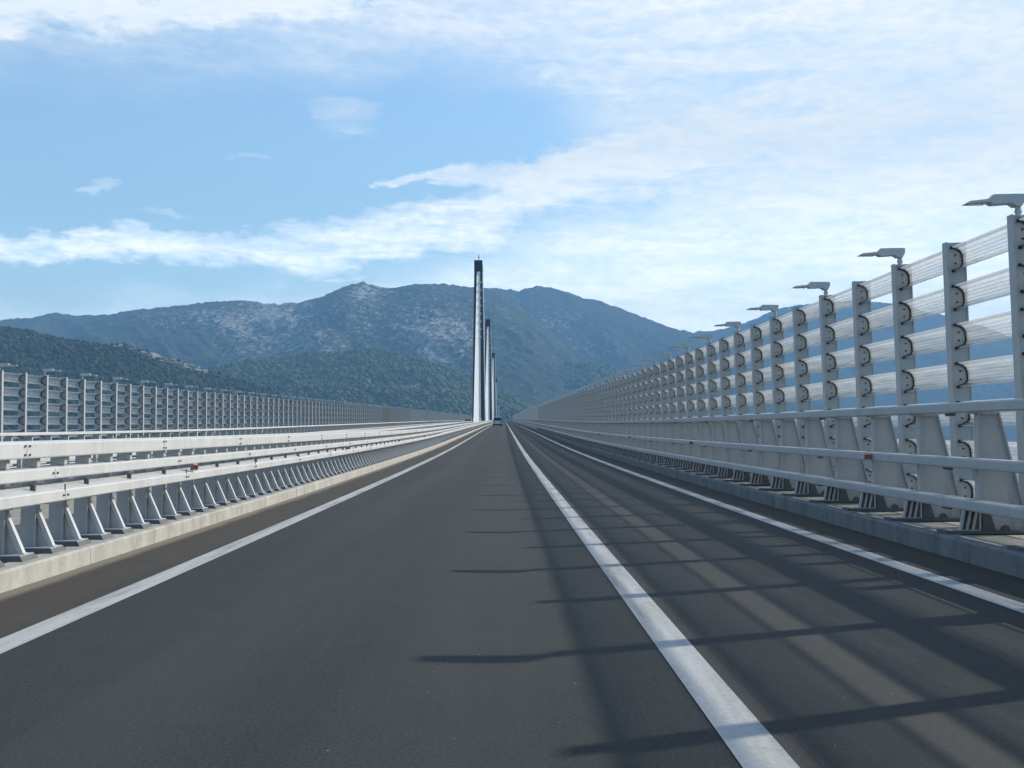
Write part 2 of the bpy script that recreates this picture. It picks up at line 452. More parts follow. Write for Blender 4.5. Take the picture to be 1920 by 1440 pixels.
    ripple = noise(nt, mapping(nt, ang, (70, 150, 1), (0, 0, 0), (0, 0, math.radians(20))), 1.0, 3, .5, .5)
    tex = mathn(nt, 'MULTIPLY_ADD', t1, .60, mathn(nt, 'MULTIPLY_ADD', t2, .75, mathn(nt, 'MULTIPLY_ADD', ripple, .38, -.335)))
    def eaten(m, amt, gain):               # the mask broken up by the texture
        q = mathn(nt, 'MULTIPLY', mathn(nt, 'SUBTRACT', mathn(nt, 'MULTIPLY_ADD', tex, amt, m), amt*.62), gain, clamp=True)
        return mathn(nt, 'MULTIPLY', q, smooth(m, .02, .3))
    dm = eaten(main, 2.2, 1.05); ds = eaten(spur, 1.3, .9); du = eaten(upper, 2.0, 1.4); dr = eaten(ridge, 2.2, .8)
    dw = eaten(wp, 2.2, .40)
    dv = mathn(nt, 'MULTIPLY', veil_top, mathn(nt, 'MULTIPLY_ADD', mathn(nt, 'SUBTRACT', tex, .53), 1.05, curve(az, [(-600, .55), (0, .45), (600, .52), (1000, .62), (1300, .78), (1900, .84), (2500, .8)], 0, 1)), clamp=True)
    dl = mathn(nt, 'MULTIPLY', veil_low, mathn(nt, 'MULTIPLY_ADD', mathn(nt, 'SUBTRACT', tex, .53), .95, curve(az, [(-600, .5), (0, .52), (600, .62), (1000, .82), (1400, .9), (1900, .92), (2500, .9)], 0, 1)), clamp=True)
    inv = None
    for q in (dm, ds, du, dr, dw, dv, dl):
        k = mathn(nt, 'SUBTRACT', 1.0, q)
        inv = k if inv is None else mathn(nt, 'MULTIPLY', inv, k)
    dens = mathn(nt, 'MULTIPLY', mathn(nt, 'SUBTRACT', 1.0, inv), .97, clamp=True)
    dens = mathn(nt, 'MULTIPLY', dens, smooth(z, -.03, .01))
    # the cloud field thins out overhead and behind
    dens = mathn(nt, 'MULTIPLY', dens, mathn(nt, 'MULTIPLY_ADD', smooth(y, .0, .7), .94, .06))
    dens = mathn(nt, 'MULTIPLY', dens, mathn(nt, 'MULTIPLY_ADD', smooth(el, .9, .45), .75, .25))
    cc = ramp(nt, tex, [(.30, (.70, .80, .88)), (.7, (.92, .92, .90))])
    b2 = nt.nodes.new('ShaderNodeBackground'); nt.links.new(mathn(nt, 'MULTIPLY_ADD', smooth(el, .25, .03), 1.8, 1.12), b2.inputs[1])
    nt.links.new(cc, b2.inputs[0])
    mx = nt.nodes.new('ShaderNodeMixShader')
    nt.links.new(dens, mx.inputs[0]); nt.links.new(b1.outputs[0], mx.inputs[1]); nt.links.new(b2.outputs[0], mx.inputs[2])
    nt.links.new(mx.outputs[0], out.inputs[0])
build_world()

# ------------------------------------------------------------------ bridge deck, road, kerbs
Y0, Y1 = -14.0, 1300.0
MED = -5.63
def mirror(x): return 2*MED - x
def deck_drop(x): return 0.0 if x > MED else DROP*min(1.0, (MED - x)/11.2)

road = MB(); sweep(road, [(-3.76, 0), (4.26, 0)], Y0, Y1, closed=False)
tag(road.build('road', M['asphalt']), kind='structure')
r2 = MB(); sweep(r2, [(mirror(4.26), -deck_drop(mirror(4.26))), (mirror(-3.76), -deck_drop(mirror(-3.76)))], Y0, Y1, closed=False)
tag(r2.build('road_opposite', M['asphalt']), kind='structure')
for nm, xc, w in (('lane_marking_left', -2.83, .20), ('lane_marking_middle', .962, .205), ('lane_marking_right', 3.545, .20)):
    mb = MB(); sweep(mb, [(xc - w/2, .004), (xc + w/2, .004)], Y0, Y1, closed=False)
    tag(mb.build(nm, M['road_paint']), kind='structure')
for nm, xc in (('lane_marking_opposite_inner', mirror(-2.83)), ('lane_marking_opposite_outer', mirror(3.545)), ('lane_marking_opposite_middle', mirror(.962))):
    mb = MB(); d = deck_drop(xc); sweep(mb, [(xc - .1, .006 - d), (xc + .1, .006 - d)], Y0, Y1, closed=False)
    tag(mb.build(nm, M['road_paint']), kind='structure')

def kerb(nm, xf, xb, h, m, drop=0.0):
    s = 1 if xb > xf else -1
    mb = MB(); sweep(mb, [(xf, -.25), (xf, h - .02), (xf + s*.02, h), (xb, h), (xb, -.25)], Y0, Y1, drop=drop)
    return tag(mb.build(nm, m), kind='structure')
kerb('kerb_right', 4.26, 4.47, .20, M['kerb_shaded'])
kerb('kerb_left', -3.76, -3.97, .16, M['kerb'])
kerb('kerb_opposite_inner', mirror(-3.76), mirror(-3.97), .16, M['kerb'], deck_drop(-7.4))
kerb('kerb_opposite_outer', mirror(4.26), mirror(4.47), .20, M['kerb'], DROP)
mb = MB(); sweep(mb, [(4.47, -.3), (4.47, .19), (6.05, .19), (6.05, -.3)], Y0, Y1)
tag(mb.build('pavement_right', M['slab']), kind='structure')
mb = MB(); sweep(mb, [(mirror(-3.97), -.35), (mirror(-3.97), .10), (-3.97, .15), (-3.97, -.35)], Y0, Y1)
tag(mb.build('pavement_median', M['slab']), kind='structure')
mb = MB(); sweep(mb, [(-17.35, -.6), (-17.35, -.11), (mirror(4.47), -.11), (mirror(4.47), -.6)], Y0, Y1)
tag(mb.build('pavement_opposite', M['slab']), kind='structure')
mb = MB(); sweep(mb, [(-17.2, -.75), (-12, -4.6), (.7, -4.6), (5.9, -.75), (5.9, -.36), (-17.2, -.66)], Y0, Y1)
tag(mb.build('bridge_deck', M['grey_steel']), kind='structure')

# ------------------------------------------------------------------ wind fences
ROWS = [3.34 - .49*i for i in range(7)]           # top edge of each slat above the post foot
PROF = [(.085, 0), (.145, -.016), (.195, -.050), (.224, -.105), (.228, -.210), (.202, -.258), (.10, -.298)]
POST_H = 3.40
def post_mesh(s, clips=False):
    mb = MB()
    mb.prism([(0, 0), (s*.022, 0), (s*.022, POST_H), (0, POST_H)], -.065, .065)
    mb.prism([(s*.022, 0), (s*.25, 0), (s*.25, POST_H), (s*.022, POST_H)], -.007, .007)
    mb.prism([(s*.25, 0), (s*.268, 0), (s*.268, POST_H), (s*.25, POST_H)], -.022, .05)
    mb.box(min(-s*.05, s*.32), max(-s*.05, s*.32), -.12, .12, -.02, 0)
    mb.mi = 1
    for z in ROWS:
        if clips: clip_into(mb, s, z)
        else:
            for dz in (-.10, -.205): mb.cyl((s*.135, -.016, z + dz), (s*.135, -.006, z + dz), .013, 6)
    return mb.mesh('post', [M['post_steel'], M['black_rubber']])
def strip(mb, pts, t, y0, y1):
    n = len(pts); L = []; R = []
    for i in range(n):
        a = Vector(pts[max(0, i-1)]); b = Vector(pts[min(n-1, i+1)]); d = (b - a).normalized(); q = Vector((-d.y, d.x))*t/2
        L.append(Vector(pts[i]) + q); R.append(Vector(pts[i]) - q)
    for i in range(n - 1):
        poly = [L[i], L[i+1], R[i+1], R[i]]
        v = [(p.x, y0, p.y) for p in poly] + [(p.x, y1, p.y) for p in poly]
        f = [(0,1,2,3), (7,6,5,4), (0,4,5,1), (2,6,7,3)]
        if i == 0: f.append((3,7,4,0))
        if i == n - 2: f.append((1,5,6,2))
        mb.add(v, f)
def clip_into(mb, s, z, y0=-.036, y1=-.008, bolts=True):
    strip(mb, [(s*x, z + dz) for x, dz in PROF], .027, y0, y1)
    mb.box(min(s*.075, s*.105), max(s*.075, s*.105), y0 - .004, y1, z - .022, z + .012)
    mb.box(min(s*.085, s*.115), max(s*.085, s*.115), y0 - .004, y1, z - .318, z - .282)
    for dz in (-.10, -.205) if bolts else ():
        mb.cyl((s*.135, y0 + .008, z + dz), (s*.135, y1, z + dz), .013, 6)
def slat_into(mb, s, z, y0, y1, t=.010, dz1=0.0):
    pts = [(s*x, z + dz) for x, dz in PROF]
    n = len(pts); L = []; R = []
    for i in range(n):
        a = Vector(pts[max(0, i-1)]); b = Vector(pts[min(n-1, i+1)]); d = (b - a).normalized(); q = Vector((-d.y, d.x))*t/2
        L.append(Vector(pts[i]) + q); R.append(Vector(pts[i]) - q)
    poly = [(p.x, p.y) for p in L] + [(p.x, p.y) for p in reversed(R)]
    m = len(poly)
    v = [(x, y0, zz) for x, zz in poly] + [(x, y1, zz + dz1) for x, zz in poly]
    f = [(i, (i+1) % m, (i+1) % m + m, i + m) for i in range(m)]
    for i in range(n - 1):
        f.append((i, i+1, m-2-i, m-1-i)); f.append((m + i, 2*m-1-i, 2*m-2-i, m + i + 1))
    mb.add(v, f)

def wind_fence(s, X, z_first, n0, n1, n_detail, n_end, lean, drop, label, yellow=()):
    root = empty('wind_fence', (X, z_first, elev(z_first) - drop))
    tag(root, label, 'fence')
    pm = post_mesh(s)
    one = MB(); clip_into(one, s, 0, bolts=False); cm = one.mesh('slat_clip', M['black_rubber'])
    pf = post_mesh(s, True)
    pmb = MB()
    for z in ROWS: slat_into(pmb, s, z, .010, BAY - .010)
    pan = pmb.mesh('slat_panel', M['acrylic'], False)
    pany = pan.copy(); pany.materials[0] = M['acrylic_yellow']
    base = Vector(root.location)
    rows = {}
    for n in range(n0, n1):
        y = z_first + BAY*n; e = elev(y) - drop + .19
        rot = (math.atan(grade(y + BAY/2)), -s*lean, 0)
        p = link('post', pm if n < n_detail else pf, root, (0, y - base.y, e - base.z), (random.gauss(0, .0022), -s*lean + random.gauss(0, .0015), random.gauss(0, .006)))
        if n < n_detail:
            for z in ROWS: link('slat_clip', cm, p, (0, 0, z))
        q = link('slat_panel', pany if n in yellow else pan, root, (0, y - base.y, e - base.z), rot)
        if n in yellow: q['label'] = 'yellow tinted slat panel'
        rows[n] = (y, e)
    far_p = MB(); far_s = MB()
    for n in range(n1, n_end):
        y = z_first + BAY*n - base.y; e = elev(z_first + BAY*n) - drop + .19 - base.z; e1 = elev(z_first + BAY*(n+1)) - drop + .19 - base.z
        dx = -lean*s*POST_H
        far_p.hexa([(0, y-.065, e), (s*.268, y-.02, e), (s*.268, y+.02, e), (0, y+.065, e)][::s],
                   [(dx, y-.065, e+POST_H), (s*.268+dx, y-.02, e+POST_H), (s*.268+dx, y+.02, e+POST_H), (dx, y+.065, e+POST_H)][::s])
        for z in ROWS:
            k = len(far_s.v)
            slat_into(far_s, s, z + e, y + .03, y + BAY - .03, .012, e1 - e)
            zz = z
            for i in range(k, len(far_s.v)):
                a = far_s.v[i]; far_s.v[i] = (a[0] - lean*s*zz, a[1], a[2])
            if n < n1 + 60:
                far_p.mi = 1
                strip(far_p, [(s*a - lean*s*z, z + e + b) for a, b in PROF[::2]], .02, y - .036, y - .022)
                far_p.mi = 0
    tag(far_p.build('post', [M['post_steel'], M['black_rubber']], root), kind='stuff')
    tag(far_s.build('slat_panel', M['acrylic'], root), kind='stuff')
    return root

LEAN_R, LEAN_L = .030, -.004
ZR, ZL = 13.13, 40.43
wind_fence(1, FENCE_R, ZR, -8, 94, 34, 400, LEAN_R, 0.0, 'tall steel wind fence with clear curved slats along the near right edge of the bridge')
wind_fence(-1, FENCE_L, ZL, -9, 90, 12, 385, LEAN_L, DROP, 'tall steel wind fence with clear slats along the far left edge beyond the other carriageway', yellow=(64, 65, 66, 67, 68))

# ------------------------------------------------------------------ lamps on the fence posts
def lamp_meshes(s):
    sp = MB(); sp.cyl((0, 0, -.02), (0, 0, .135), .034, 10); sp.cyl((0, 0, .03), (0, 0, .05), .042, 10)
    body = MB()
    # housing, seen from the side: a flat box with a chamfered nose and a heel that grips the spigot
    prof = [(.055, .225), (-.285, .218), (-.335, .182), (-.345, .15), (-.29, .118), (-.09, .128), (-.045, .095), (.02, .095), (.055, .16)]
    body.prism([(s*x, z) for x, z in prof], -.075, .075)
    for k in (-.045, -.015, .015, .045): body.box(*sorted((s*.03, s*-.28)), k - .004, k + .004, .222, .232)
    head = MB()
    head.hexa([(s*-.60, -.07, .132), (s*-.335, -.095, .140), (s*-.335, .095, .140), (s*-.60, .07, .132)][::-s],
              [(s*-.545, -.07, .162), (s*-.335, -.095, .176), (s*-.335, .095, .176), (s*-.545, .07, .162)][::-s])
    glass = MB(); glass.box(*sorted((s*-.55, s*-.36)), -.06, .06, .128, .1305)
    return (sp.mesh('spigot', M['lamp_grey']), body.mesh('housing', M['lamp_grey']), head.mesh('lamp_head', M['lamp_grey']), glass.mesh('lens', M['white_lens']))
ORD = ['first', 'second', 'third', 'fourth', 'fifth', 'sixth', 'seventh', 'eighth', 'ninth', 'tenth', 'eleventh', 'twelfth']
def lamps(s, X, z_first, n_first, n_last, lean, drop, group, near_labels, far_label, matl):
    sp, bd, hd, gl = lamp_meshes(s)
    whole = MB()
    for me in (sp, bd, hd):
        whole.add([v.co for v in me.vertices], [tuple(p.vertices) for p in me.polygons])
    wm = whole.mesh('street_lamp', M['lamp_grey'])
    k = 0
    for n in range(n_first, n_last, 2):
        y = z_first + BAY*n; e = elev(y) - drop + .19
        loc = (X + s*(.105 - lean*POST_H), y, e + POST_H)
        if n < 30:
            o = empty('street_lamp', loc, (random.gauss(0, .006), random.gauss(0, .012), random.gauss(0, .03)))
            link('spigot', sp, o); link('housing', bd, o); h = link('lamp_head', hd, o); link('lens', gl, h)
        else:
            o = link('street_lamp', wm, None, loc)
        lab = far_label
        if 0 <= n and n//2 < len(near_labels): lab = near_labels[n//2]
        tag(o, lab, 'street lamp', group)
    return wm
nearR = ['flat grey lamp cut by the right photo edge, nearest on the right fence'] + \
        [f'{ORD[i]} flat grey lamp from the right photo edge on the right wind fence' for i in range(1, 10)]
nearL = [f'{ORD[i]} small flat lamp from the left photo edge on the left wind fence' for i in range(0, 10)]
wR = lamps(1, FENCE_R, ZR, -8, 240, LEAN_R, 0, 'lamps along the right wind fence', nearR, 'small far lamp in the row on top of the right wind fence', None)
wL = lamps(-1, FENCE_L, ZL, -4, 180, LEAN_L, DROP, 'lamps along the left wind fence', nearL, 'tiny far lamp in the receding row on top of the left wind fence', None)
def far_lamps(me, s, X, z_first, n0, n1, lean, drop):
    mb = MB(); vs = [v.co.copy() for v in me.vertices]; fs = [tuple(p.vertices) for p in me.polygons]
    for n in range(n0, n1, 2):
        y = z_first + BAY*n; p = Vector((X + s*(.105 - lean*POST_H), y, elev(y) - drop + .19 + POST_H))
        mb.add([v + p for v in vs], fs)
    return mb
fl = far_lamps(wR, 1, FENCE_R, ZR, 240, 400, LEAN_R, 0).build('street_lamp', M['lamp_grey'])
tag(fl, 'most distant lamps merging into one line over the right fence', 'street lamps', kind='stuff')
fl = far_lamps(wL, -1, FENCE_L, ZL, 180, 380, LEAN_L, DROP).build('street_lamp', M['lamp_grey'])
tag(fl, 'most distant lamps merging into one line over the left fence', 'street lamps', kind='stuff')

# ------------------------------------------------------------------ guardrails
def bolts_into(mb, xs, y, zs, s, r=.012):
    for dy in (-.05, .05):
        for z in zs: mb.cyl((xs, y + dy, elev(y) + z), (xs + s*.014, y + dy, elev(y) + z), r, 6)

def right_guardrail(s, xm, label, drop, n_parts, y_first, n_end, detail=True):
    """outer guardrail: tapering plate posts carrying three rails; xm maps a right-hand x to this side"""
    root = empty('guardrail', (xm(4.72), 0, -drop)); tag(root, label, 'guardrail')
    bx = root.location.x
    def L(x): return xm(x) - bx
    def rail(nm, x0, x1, z0, z1, r):
        mb = MB(); poly = round_poly(min(L(x0), L(x1)), max(L(x0), L(x1)), z0, z1, r, 3)
        sweep(mb, poly, Y0, Y1)
        o = mb.build(nm, M['white_steel'] if s < 0 else M['post_steel'], root, smooth=False)  # right rails take grey steel for their shade, sunlit left ones white
        if detail:
            a, b = sorted((L(x0 - .003), L(x1 + .003)))
            j = MB(); j.prism(round_poly(a, b, z0 - .003, z1 + .003, r, 3), -.14, .14)
            j.mi = 1
            for k in range(4): j.cyl(((a+b)/2, -.105 + k*.07, z0 - .030), ((a+b)/2, -.105 + k*.07, z0), .016, 6)
            jm = j.mesh('splice_sleeve', [M['post_steel'], M['dark_bolt']])
            y = -2.6
            while y < 90:
                link('splice_sleeve', jm, o, (0, y, elev(y))); y += 5.04
        return o
    rail('top_rail', 4.60, 4.74, 1.395, 1.50, .018)
    rail('middle_rail', 4.56, 4.715, .835, .942, .018)
    rail('lower_rail', 4.53, 4.715, .428, .535, .018)
    pm = MB()
    w = .010
    xs = [(4.72, .20), (5.20, .20), (4.905, 1.40), (4.72, 1.40)]
    pm.prism([(L(a), z) for a, z in xs], -w, w)
    pm.prism([(L(4.70), .20), (L(4.72), .20), (L(4.72), 1.40), (L(4.70), 1.40)], -.05, .05)
    pm.prism([(L(5.20), .20), (L(5.215), .20), (L(4.92), 1.40), (L(4.905), 1.40)], -.05, .05)
    pm.box(min(L(4.64), L(4.88)), max(L(4.64), L(4.88)), -.055, .055, 1.378, 1.395)
    post = pm.mesh('post', M['post_steel'])
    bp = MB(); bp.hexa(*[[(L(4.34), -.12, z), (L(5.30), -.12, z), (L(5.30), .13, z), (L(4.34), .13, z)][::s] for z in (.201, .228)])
    plate = bp.mesh('base_plate', M['mortar_dark_shade'])
    fb = MB()
    for k in (4.495, 4.555, 4.615):      # slotted front: three sloping bars before a dark backing
        fb.prism([(L(k), .236), (L(k + .026), .236), (L(k + .066), .43), (L(k + .040), .43)], -.075, -.045)
    fb.box(min(L(4.48), L(4.69)), max(L(4.48), L(4.69)), -.085, .03, .2285, .236)
    fb.mi = 1
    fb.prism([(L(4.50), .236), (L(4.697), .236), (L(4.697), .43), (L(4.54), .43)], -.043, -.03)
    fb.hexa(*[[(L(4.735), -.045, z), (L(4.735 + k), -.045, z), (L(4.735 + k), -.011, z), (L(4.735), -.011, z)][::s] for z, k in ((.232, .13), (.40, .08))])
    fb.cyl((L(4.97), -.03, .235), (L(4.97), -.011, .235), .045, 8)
    foot = fb.mesh('foot_bracket', [M['post_steel'], M['mortar_dark_shade']])
    sp = 1.68
    for n in range(n_parts):
        y = y_first + sp*n
        p = link('post', post, root, (0, y, elev(y)))
        link('base_plate', plate, p); link('foot_bracket', foot, p)
    far = MB()
    for n in range(n_parts, n_end):
        y = y_first + sp*n; e = elev(y)
        far.prism([(L(a), z + e) for a, z in xs], y - .02, y + .02)
        far.prism([(L(4.70), .20 + e), (L(4.719), .20 + e), (L(4.719), 1.40 + e), (L(4.70), 1.40 + e)], y - .05, y + .05)
    tag(far.build('post', M['post_steel'], root), kind='stuff')
    return root
right_guardrail(1, lambda x: x, 'pale grey steel guardrail with three rails on the kerb beside the right wind fence', 0.0, 100, 11.92 - 1.68*9, 440)
right_guardrail(-1, mirror, 'white guardrail with one thin top rail before the left wind fence', DROP, 90, 24.0, 400, False)

def median_guardrail(s, xm, label, drop, n_parts, y_first, n_end, brace=True):
    root = empty('guardrail', (xm(-4.06), 0, -drop)); tag(root, label, 'guardrail')
    bx = root.location.x
    def L(x): return xm(x) - bx
    def beam(nm, poly, bolt_z, bolt_x, step, y_off, sleeve=True):
        mb = MB(); sweep(mb, [(L(x), z) for x, z in poly], Y0, Y1)
        mb.mi = 1; y = y_off; a = L(bolt_x); zs = [p[1] for p in poly]
        while y < 110:      # bolts each side of the open butt joint between two lengths
            bolts_into(mb, a, y, bolt_z, s, .010)
            mb.box(min(a - s*.01, a + s*.0012), max(a - s*.01, a + s*.0012), y - .003, y + .003, elev(y) + min(zs) + .012, elev(y) + max(zs) - .012)
            y += step
        o = mb.build(nm, [M['white_steel'], M['dark_bolt']], root)
        return o
    def rounded(x0, x1, z0, z1, r): return round_poly(x0, x1, z0, z1, r, 3)
    beam('top_beam', rounded(-4.16, -4.00, .976, 1.117, .016), (1.01, 1.083), -4.00, 4.08, 1.95)
    beam('middle_beam', rounded(-4.15, -3.985, .785, .890, .016), (.838,), -3.985, 4.08, 2.55)
    # deep lower beam with a lip and a top that slopes towards the road
    beam('lower_beam', [(-3.90, .594), (-3.89, .604), (-3.89, .682), (-3.90, .694), (-4.13, .748), (-4.15, .752), (-4.15, .735), (-4.0, .69), (-4.0, .594)], (.645,), -3.89, 4.08, 2.55)
    pm = MB()
    pm.prism([(L(-4.215), .16), (L(-4.08), .16), (L(-4.08), 1.06), (L(-4.20), 1.06)], -.006, .006)
    pm.box(min(L(-4.08), L(-4.062)), max(L(-4.08), L(-4.062)), -.05, .05, .16, .735)
    pm.box(min(L(-4.14), L(-4.06)), max(L(-4.14), L(-4.06)), -.035, .035, .90, .975)
    post = pm.mesh('post', M['post_steel'])
    br = MB()
    br.hexa([(L(-3.955), -.028, .205), (L(-3.91), -.028, .205), (L(-3.91), .028, .205), (L(-3.955), .028, .205)][::s],
            [(L(-4.075), -.028, .50), (L(-4.04), -.028, .50), (L(-4.04), .028, .50), (L(-4.075), .028, .50)][::s])
    br.prism([(L(-4.06), .205), (L(-3.93), .205), (L(-4.05), .47), (L(-4.06), .47)], -.004, .004)
    br.box(min(L(-4.08), L(-4.04)), max(L(-4.08), L(-4.04)), -.028, .028, .50, .53)
    br.box(min(L(-4.0), L(-3.90)), max(L(-4.0), L(-3.90)), -.045, .045, .208, .216)
    bracem = br.mesh('brace', M['white_steel'])
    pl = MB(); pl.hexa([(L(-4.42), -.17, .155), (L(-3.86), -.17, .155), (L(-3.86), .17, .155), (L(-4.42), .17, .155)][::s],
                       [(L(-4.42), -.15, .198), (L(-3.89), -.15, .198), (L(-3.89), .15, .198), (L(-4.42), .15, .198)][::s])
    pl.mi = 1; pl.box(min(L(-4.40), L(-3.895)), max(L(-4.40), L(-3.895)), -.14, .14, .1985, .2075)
    plate = pl.mesh('base_pad', [M['mortar_dark_shade'], M['post_steel']])
    cl = MB()
    cl.box(min(L(-3.955), L(-3.98)), max(L(-3.955), L(-3.98)), -.015, .015, .71, .765)
    cl.box(min(L(-3.94), L(-3.955)), max(L(-3.94), L(-3.955)), -.015, .015, .70, .76)
    clip = cl.mesh('clip', M['dark_bolt'])
    sp = .649
    for n in range(n_parts):
        y = y_first + sp*n; e = elev(y)
        p = link('post', post, root, (0, y, e))
        link('base_pad', plate, p)
        if brace: link('brace', bracem, p)
        if brace and n % 2 == 0: link('clip', clip, p, (0, .27, 0))
    far = MB(); fb = MB(); fp = MB()
    for n in range(n_parts, n_end):
        y = y_first + sp*n; e = elev(y)
        far.box(min(L(-4.3), L(-4.062)), max(L(-4.3), L(-4.062)), y - .02, y + .02, .16 + e, .97 + e)
        if brace:
            fb.hexa([(L(-3.955), y-.028, .205+e), (L(-3.91), y-.028, .205+e), (L(-3.91), y+.028, .205+e), (L(-3.955), y+.028, .205+e)][::s],
                    [(L(-4.075), y-.028, .56+e), (L(-4.04), y-.028, .56+e), (L(-4.04), y+.028, .56+e), (L(-4.075), y+.028, .56+e)][::s])
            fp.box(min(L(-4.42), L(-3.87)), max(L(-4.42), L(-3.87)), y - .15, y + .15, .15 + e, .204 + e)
    tag(far.build('post', M['post_steel'], root), kind='stuff')
    if brace:
        tag(fb.build('brace', M['white_steel'], root), kind='stuff'); tag(fp.build('base_pad', M['mortar_dark_shade'], root), kind='stuff')
    return root
median_guardrail(1, lambda x: x, 'white steel guardrail of three deep beams on braced posts left of our lane', 0.0, 104, 8.58, 840)
median_guardrail(-1, mirror, 'white guardrail across the median strip facing the other carriageway', deck_drop(-7.4), 60, 9.2, 400, False)

# ------------------------------------------------------------------ reflectors on the guardrails
def reflector(x, y, z, s, label, group):
    o = empty('reflector', (x, y, elev(y) + z)); tag(o, label, 'reflector', group)
    b = MB(); b.hexa([(s*-.01, -.06, -.045), (s*.03, -.05, -.045), (s*.055, .05, -.045), (s*-.01, .06, -.045)][::s],
                     [(s*-.01, -.06, .045), (s*.03, -.05, .045), (s*.055, .05, .045), (s*-.01, .06, .045)][::s])
    b.build('housing', M['grey_steel'], o)
    r = MB(); r.box(*sorted((s*.0, s*.06)), -.0645, -.0605, -.03, .03); r.box(*sorted((s*.057, s*.066)), -.0, .05, -.026, .026)
    r.build('red_lens', M['red_lens'], o)
    w = MB(); w.box(*sorted((s*.0, s*.045)), .0605, .064, -.038, .038); w.build('white_lens', M['white_lens'], o)
yl = [15.1, 29.8, 44.5, 59.2]
for i, y in enumerate(yl):
    reflector(-3.905, y, .755, 1, ['red and white reflector clipped on the left guardrail, nearest of two seen', 'small red reflector further along the left guardrail',
              'third red reflector along the left guardrail, a tiny dot', 'fourth and last red reflector along the left guardrail, barely visible'][i], 'reflectors along the left guardrail')
for i, y in enumerate([14.9, 29.0, 43.1, 57.2]):
    reflector(4.555, y, .885, -1, ['red reflector on the middle rail of the right guardrail, nearest one', 'second red reflector along the right guardrail middle rail',
              'third reflector along the right guardrail, a pale dot', 'fourth and farthest reflector dot along the right guardrail'][i], 'reflectors along the right guardrail')

# ------------------------------------------------------------------ pylons in the median
def pylon_meshes():
    H = 36.8
    core = MB()      # dark shaft, a little wider at its foot
    def ring(z, x0, x1, y0, y1): return [(x0, y0, z), (x1, y0, z), (x1, y1, z), (x0, y1, z)]
    core.hexa(ring(0, -1.34, 1.40, -1.1, 1.3), ring(H - 2.4, -.95, .83, -.7, 1.0))
    head = MB(); head.hexa(ring(H - 2.4, -.97, .85, -.80, 1.05), ring(H, -.97, .86, -.84, 1.05))
    # pale fin on the front, its face slanted right so that it catches the sun
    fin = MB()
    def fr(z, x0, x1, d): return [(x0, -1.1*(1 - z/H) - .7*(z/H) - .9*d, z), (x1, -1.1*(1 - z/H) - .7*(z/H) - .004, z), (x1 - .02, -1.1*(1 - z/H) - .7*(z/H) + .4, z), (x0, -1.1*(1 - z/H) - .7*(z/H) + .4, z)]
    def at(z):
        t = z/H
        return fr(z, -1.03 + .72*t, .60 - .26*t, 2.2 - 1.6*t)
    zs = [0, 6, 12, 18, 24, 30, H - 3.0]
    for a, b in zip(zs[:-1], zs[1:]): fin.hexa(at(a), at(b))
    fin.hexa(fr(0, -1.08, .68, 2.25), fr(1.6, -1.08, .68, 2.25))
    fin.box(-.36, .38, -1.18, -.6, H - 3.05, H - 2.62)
    edge = MB(); edge.hexa(ring(0, 1.402, 1.70, -.9, 1.2), ring(H - 1.0, .862, .99, -.6, 1.0))  # pale strip painted as the sunlit right face of the shaft
    anchors = MB()
    for k in range(8):
        z = H - 5.2 - k*1.75; t = z/H
        y = -1.1*(1 - t) - .7*t
        anchors.box(.46 + .08*(1 - t), .62 + .08*(1 - t), y - .28, y + .02, z, z + .45)
    mast = MB(); mast.cyl((.05, 0, H), (.05, 0, H + 1.5), .05, 6); mast.box(-.08, .18, -.1, .1, H + .55, H + .9)
    return [('shaft', core.mesh('shaft', M['pylon_dark'])), ('head', head.mesh('head', M['pylon_dark'])), ('fin', fin.mesh('fin', M['pylon_pale'])),
            ('sunlit_edge', edge.mesh('sunlit_edge', M['pylon_pale'])), ('anchor_row', anchors.mesh('anchor_row', M['pylon_pale'])), ('mast', mast.mesh('mast', M['pylon_dark']))]
PM = pylon_meshes()
plabels = ['nearest and tallest bridge pylon, white front fin and dark head, in the median',
           'second bridge pylon, directly right of and behind the tallest one',
           'third bridge pylon in the receding row, its dark head against the mountain',
           'fourth bridge pylon, a thin pale strip above the silver van',
           'fifth and farthest bridge pylon, lowest of the row just above the van roof']
for i, (y, dx) in enumerate(((267, .0), (425, .05), (640, .05), (860, .1), (1150, .1))):
    o = empty('bridge_pylon', (MED + dx, y, elev(y) + .1)); tag(o, plabels[i], 'pylon', 'pylons along the median')
    for nm, me in PM: link(nm, me, o)

